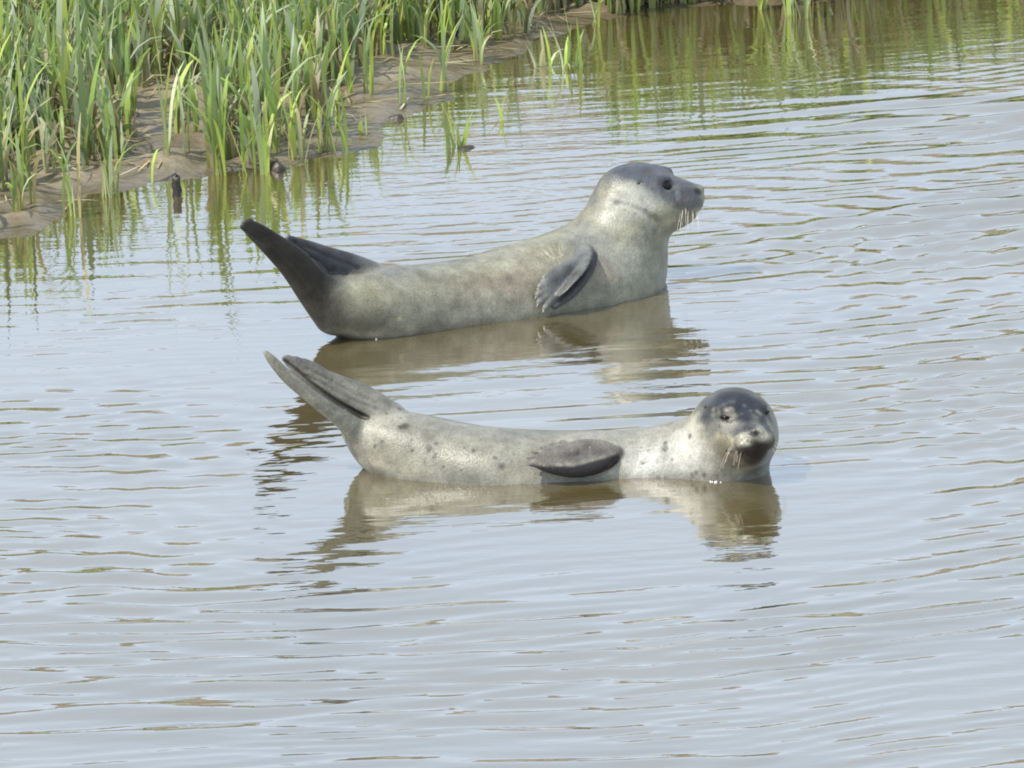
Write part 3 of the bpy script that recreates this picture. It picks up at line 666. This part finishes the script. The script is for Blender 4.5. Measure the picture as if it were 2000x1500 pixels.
    w = np.clip(1 - (np.minimum.reduce([blade(V), lead(V)] + [c(V) for c in fing]) - 0.004) / 0.005, 0, 1); ct.mix(.94 * w * np.clip((ct.py - 468) / 22, 0, 1), (0.125, 0.120, 0.114))
    w = np.clip(1 - (lead(V) - .002) / 0.006, 0, 1); ct.mix(.7 * w, (0.048, 0.044, 0.040))
    w = np.clip(1 - np.minimum.reduce([c(V) for c in fing]) / 0.004, 0, 1) * np.clip((1078 - ct.px) / 14, 0, 1); ct.mix(.6 * w, (0.25, 0.235, 0.19))
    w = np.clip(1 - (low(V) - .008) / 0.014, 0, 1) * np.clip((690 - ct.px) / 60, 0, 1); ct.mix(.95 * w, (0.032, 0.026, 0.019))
    w = np.clip(1 - (upp(V) - .006) / 0.012, 0, 1) * np.clip((745 - ct.px) / 60, 0, 1); ct.mix(.85 * w, (0.05, 0.046, 0.05))
    mesh_obj('body', V - O, Fc, M_COAT, root, colors=np.array([.80, .85, .90]) * ct.c * (1 + 0.14 * ct.n2[:, None] + 0.12 * ct.n1[:, None]))
    seal_eyes(root, L, fr, k, 1.0, O); seal_whiskers(root, L, fr, k, O, 0.035, 18, .72)
    for t in tp:
        d = t[:3] - hub[:3]; claw(root, t[:3] - F * .002, d, O, 0.012, 0.0032)
front_seal(); back_seal()

# ------------------------------------------------------------------ grass
GREENS = 0.03 + 1.16 * np.array([(0.19, 0.29, 0.055), (0.26, 0.36, 0.065), (0.17, 0.24, 0.085), (0.27, 0.33, 0.17), (0.33, 0.38, 0.25), (0.13, 0.19, 0.06), (0.33, 0.39, 0.08)])
STRAWS = np.array([(0.42, 0.36, 0.20), (0.36, 0.30, 0.17), (0.48, 0.44, 0.30), (0.30, 0.24, 0.13)])
def blade_strip(base, h, lean, az, w, curve, twist, col, rows=7):
    """one leaf: a folded ribbon, two vertices a row"""
    t = np.linspace(0, 1, rows)
    d = np.array([math.cos(az), math.sin(az), 0])
    ang = lean + curve * t ** 1.8
    step = h / (rows - 1)
    px = np.concatenate([[0], np.cumsum(np.sin(ang[:-1]) * step)]); pz = np.concatenate([[0], np.cumsum(np.cos(ang[:-1]) * step)])
    cen = base + px[:, None] * d + pz[:, None] * np.array([0, 0, 1.0])
    side = np.array([-math.sin(az + twist), math.cos(az + twist), 0])
    ww = w * (0.45 + 1.1 * t) * (1 - t ** 2.2) ** 0.9; ww = np.maximum(ww, 0.0008)
    tw = np.linspace(0, twist * 0.8, rows); s = side * np.cos(tw)[:, None] + d * np.sin(tw)[:, None]
    V = np.stack([cen - s * ww[:, None] / 2, cen + s * ww[:, None] / 2], 1).reshape(-1, 3)
    c = np.tile(col, (rows * 2, 1))
    root = np.clip(1 - t / 0.22, 0, 1).repeat(2)[:, None]
    c = c * (1 - 0.6 * root) + np.array([0.30, 0.30, 0.10]) * 0.6 * root             # pale sheath at the foot
    return V, c
def strip_faces(rows): return np.array([(2 * i, 2 * i + 1, 2 * i + 3, 2 * i + 2) for i in range(rows - 1)])
def shoot(base, h, r, n=5, dry=0.12, wide=1.0):
    out = []
    for i in range(n):
        col = GREENS[r.integers(len(GREENS))] * r.uniform(0.75, 1.2)
        hh = h * r.uniform(0.55, 1.0); cv = r.uniform(0.05, 0.8) if r.random() < 0.68 else r.uniform(0.9, 2.4)
        if r.random() < dry: col = STRAWS[r.integers(len(STRAWS))] * r.uniform(0.7, 1.1); cv += 0.6; hh *= 0.8
        b = base + np.array([r.normal(0, .008), r.normal(0, .008), 0])
        out.append(blade_strip(b, hh, abs(r.normal(0.05, 0.09)), r.uniform(0, 6.28), r.uniform(0.010, 0.019) * wide, cv, r.uniform(-.9, .9), col))
    return out
def build_strips(name, strips, mat, parent=None, origin=None):
    V = np.vstack([s[0] for s in strips]); c = np.vstack([s[1] for s in strips]); fs = []; o = 0
    for s in strips: fs.append(strip_faces(len(s[0]) // 2) + o); o += len(s[0])
    return mesh_obj(name, V, np.vstack(fs), mat, parent, True, c, origin)

BARE = [(330, 285, 75, 85), (70, 440, 130, 36), (265, 350, 40, 26), (860, 185, 170, 80), (735, 232, 92, 62), (1130, 62, 100, 30), (600, 330, 60, 40)]
def density(x, y, s):
    px, py, _ = project(np.stack([x, y, np.zeros_like(x)], -1))
    d = np.clip((s - 0.05) / 0.35, 0, 1) * 0.55 + 0.45 * np.clip((s - 0.02) / 0.1, 0, 1)
    for cx, cy, rx, ry in BARE:
        q = ((px - cx) / rx) ** 2 + ((py - cy) / ry) ** 2
        d = d * np.clip((q - 0.75) / 0.8, 0.03, 1)
    d = np.where(px > 1180, np.maximum(d * 1.5, np.clip((s - .02) / .1, 0, 1) * np.where(s < 0.9, 1.7, .9)), d)
    return d * np.clip(0.75 + 0.5 * lowfreq(x, y, 8, 2, 9, 61), 0.15, 1)
r = np.random.default_rng(5)
bx = r.uniform(-4.0, 4.2, 60000); by = r.uniform(0.5, 11.0, 60000)
s = shore_dist(bx, by)
keep = (s > 0.02) & (s < 5.0)
dens = density(bx, by, s) * np.where(s < 2.2, 1.0, 0.35)
keep &= r.random(60000) < dens * 0.56
rx = r.uniform(0.25, 4.6, 26000); ry = r.uniform(3.5, 8.5, 26000); rs = shore_dist(rx, ry)
k2 = (rs > 0.03) & (rs < 1.1) & (project(np.stack([rx, ry, rx * 0], -1))[0] > 1190)
bx, by, s = np.concatenate([bx[keep], rx[k2]]), np.concatenate([by[keep], ry[k2]]), np.concatenate([s[keep], rs[k2]]); bz = ground_z(bx, by)
strips = []
for x, y, z in zip(bx, by, bz):
    strips += shoot(np.array([x, y, z - 0.01]), r.uniform(0.24, 0.47) * (1.25 if x > 0.35 else 1.0), r, int(r.integers(3, 6)), 0.24, 1.6)
    if r.random() < 0.5: strips += shoot(np.array([x + .02, y, z - 0.01]), r.uniform(0.10, 0.22), r, 2, 0.85)
tag(build_strips('grass', strips, M_GRASS), 'dense tall green cordgrass covering the mud bank', 'grass', kind='stuff')
print('shoots', len(bx), 'blades', len(strips))

# loose straw lying on the mud
strips = []
lx = r.uniform(-3.5, 3.5, 2600); ly = r.uniform(0.5, 8, 2600); ls = shore_dist(lx, ly); ok = (ls > 0.05) & (ls < 2.5); lx, ly = lx[ok], ly[ok]; lz = ground_z(lx, ly)
for x, y, z in zip(lx, ly, lz):
    strips.append(blade_strip(np.array([x, y, z + 0.006]), r.uniform(0.06, 0.22), 1.45, r.uniform(0, 6.28), r.uniform(.006, .012), r.uniform(-.2, .25), r.uniform(-.4, .4), STRAWS[r.integers(4)] * r.uniform(.5, 1.0), 5))
tag(build_strips('straw_litter', strips, M_STRAW), 'dry straw scattered over the brown mud', 'straw', kind='stuff')

# single tufts that stand apart: (px, py of the foot, height in px, shoots, label)
TUFTS = [
    (145, 425, 270, 2, 'slim grass tuft at the tip of the mud spit'),
    (222, 382, 160, 3, 'short grass tuft on the mud edge left of the black stub'),
    (352, 308, 250, 2, 'lone broad-leaved grass tuft on the bare mud behind the black stub'),
    (425, 340, 260, 3, 'tall grass tuft at the water edge right of the black stub'),
    (472, 338, 200, 2, 'grass tuft at the water edge between tall tufts'),
    (590, 312, 190, 3, 'grass tuft beside the dark peat clod at the water edge'),
    (678, 300, 130, 1, 'single thin grass stalk standing in the shallow water'),
    (708, 262, 45, 1, 'tiny pale grass sprout in the shallow water'),
    (786, 205, 150, 1, 'thin grass stalk with dry tip on bare mud'),
    (830, 195, 130, 1, 'upright single grass blade on the bare mud by the water'),
    (893, 288, 110, 4, 'short dense grass tuft standing in the water before the bank'),
    (980, 235, 105, 1, 'leaning grass shoot standing alone in the water'),
    (942, 115, 110, 3, 'grass tuft on the bare mud near the dry twig'),
    (1050, 130, 125, 2, 'grass tuft in the water off the end of the mud bank'),
    (1108, 132, 160, 3, 'tall leaning grass tuft in the water off the end of the mud bank'),
    (822, 78, 150, 3, 'yellow green grass tuft behind the bare mud'),
    (1240, 26, 200, 2, 'grass tuft on the far mud strip'),
    (1490, 20, 230, 3, 'grass tuft on the far bank standing in the water edge'),
    (1545, 30, 260, 3, 'taller grass tuft on the far bank standing in the water edge'),
    (640, 300, 150, 3, 'leafy grass tuft between the peat clod and the thin stalk in the water'),
    (520, 338, 190, 3, 'grass tuft at the water edge left of the dark peat clod'),
    (660, 238, 150, 2, 'grass tuft at the right edge of the dense grass above the mud slope'),
    (705, 178, 170, 3, 'bushy grass tuft where the dense grass meets the open mud slope'),
    (755, 108, 160, 3, 'grass tuft at the back edge of the open mud slope'),
    (872, 106, 130, 2, 'grass tuft with bent leaves behind the dry twig on the mud'),
    (1000, 70, 150, 3, 'grass tuft on the narrow end of the mud slope'),
    (1165, 46, 130, 2, 'low grass tuft at the start of the far mud strip'),
    (62, 402, 190, 3, 'grass tuft on the mud spit beside the slim tuft at its tip'),
    (20, 425, 170, 2, 'grass tuft growing at the outer foot of the mud spit'),
    (300, 348, 90, 1, 'small grass sprout on the mud edge just behind the black stub'),
    (1572, 36, 240, 2, 'yellow green grass tuft on the far bank in the water'),
]
for i, (px, py, hp, n, lab) in enumerate(TUFTS):
    r2 = np.random.default_rng(100 + i)
    g = ground(px, py); z = float(ground_z(np.array([g[0]]), np.array([g[1]]))[0])
    if z > 0: g = ground(px, py, z); z = float(ground_z(np.array([g[0]]), np.array([g[1]]))[0])
    h = hp * mpp(g[1]); root = empty('grass_tuft', (g[0], g[1], z))
    tag(root, lab, 'grass tuft', 'grass tufts standing apart from the dense grass')
    for j in range(n):
        b = np.array([r2.normal(0, .018), r2.normal(0, .018), -0.01]) if n > 1 else np.array([0, 0, -0.01])
        for V, c in shoot(b, h * r2.uniform(1.0, 1.35), r2, int(r2.integers(2, 5)), 0.12, 1.15):
            mesh_obj('blade', V, strip_faces(len(V) // 2), M_GRASS, root, True, c * np.array([1.1, 1.1, .9]))

# ------------------------------------------------------------------ black stub and peat clods
def lump(name, px, py, w, h, seed, mat, label, cat, group=None):
    g = ground(px, py); m = mpp(g[1]); V, Fc = ellipsoid_mesh(np.zeros(3), (w * m / 2, w * m * .5, h * m), np.eye(3), 18, 12)
    rr = np.random.default_rng(seed); n = np.zeros(len(V))
    for _ in range(8): n += np.sin(V @ rr.normal(0, 60, 3) + rr.uniform(0, 6))
    V = V * (1 + 0.13 * n[:, None]); z = float(ground_z(np.array([g[0]]), np.array([g[1]]))[0])
    tag(mesh_obj(name, V, Fc, mat, None, True, None, None), label, cat, group).location = (g[0], g[1], max(z, -0.01) - h * m * .35)
lump('peat_clod', 540, 333, 34, 20, 1, M_CLOD, 'dark peat clod with grass stalks beside it at the water edge', 'mud clod', 'dark clods along the water edge')
lump('peat_clod', 912, 290, 40, 16, 2, M_CLOD, 'dark peat clod at the foot of the tuft standing in water', 'mud clod', 'dark clods along the water edge')
lump('peat_clod', 775, 232, 30, 14, 3, M_CLOD, 'small dark peat clod at the foot of a thin stalk', 'mud clod', 'dark clods along the water edge')
lump('peat_clod', 100, 300, 34, 16, 4, M_CLOD, 'dark peat clod under the dense grass on the mud spit', 'mud clod', 'dark clods along the water edge')
g = ground(345, 382); m = mpp(g[1])
V, Fc = tube([np.array([0.002 * math.sin(3 * t), 0, -0.03 + (38 * m + 0.03) * t]) for t in np.linspace(0, 1, 7)] + [np.array([0.004, 0, 38 * m + .004])], 10 * m, 8 * m, 10)
V[-10:] *= np.array([.3, .3, 1.0]); V[:, :2] *= (1 + .15 * np.sin(V[:, 2:3] * 160 + V[:, :1] * 300))
tag(mesh_obj('wooden_stub', V, Fc, M_STUB), 'short black rotten stub sticking out of the water by the mud spit', 'stub').location = (g[0], g[1], 0)

# specks of foam caught at the seals' water line
parts = []; rf = np.random.default_rng(9)
for px, py, n in ((735, 660, 9), (752, 659, 7), (768, 658, 4), (1396, 942, 6)):
    for _ in range(n):
        g = ground(px + rf.normal(0, 5), py + rf.normal(0, 1.2)); rr = rf.uniform(.0012, .0034)
        parts.append(ellipsoid_mesh(np.array([g[0], g[1], rr * .3]), (rr, rr, rr), np.eye(3), 8, 5))
V, Fc = merge(parts)
tag(mesh_obj('foam', V, Fc, mat_plain('white_foam', (0.8, 0.8, 0.8), 0.3)), 'white specks of foam at the water line of the seals', 'foam', kind='stuff')
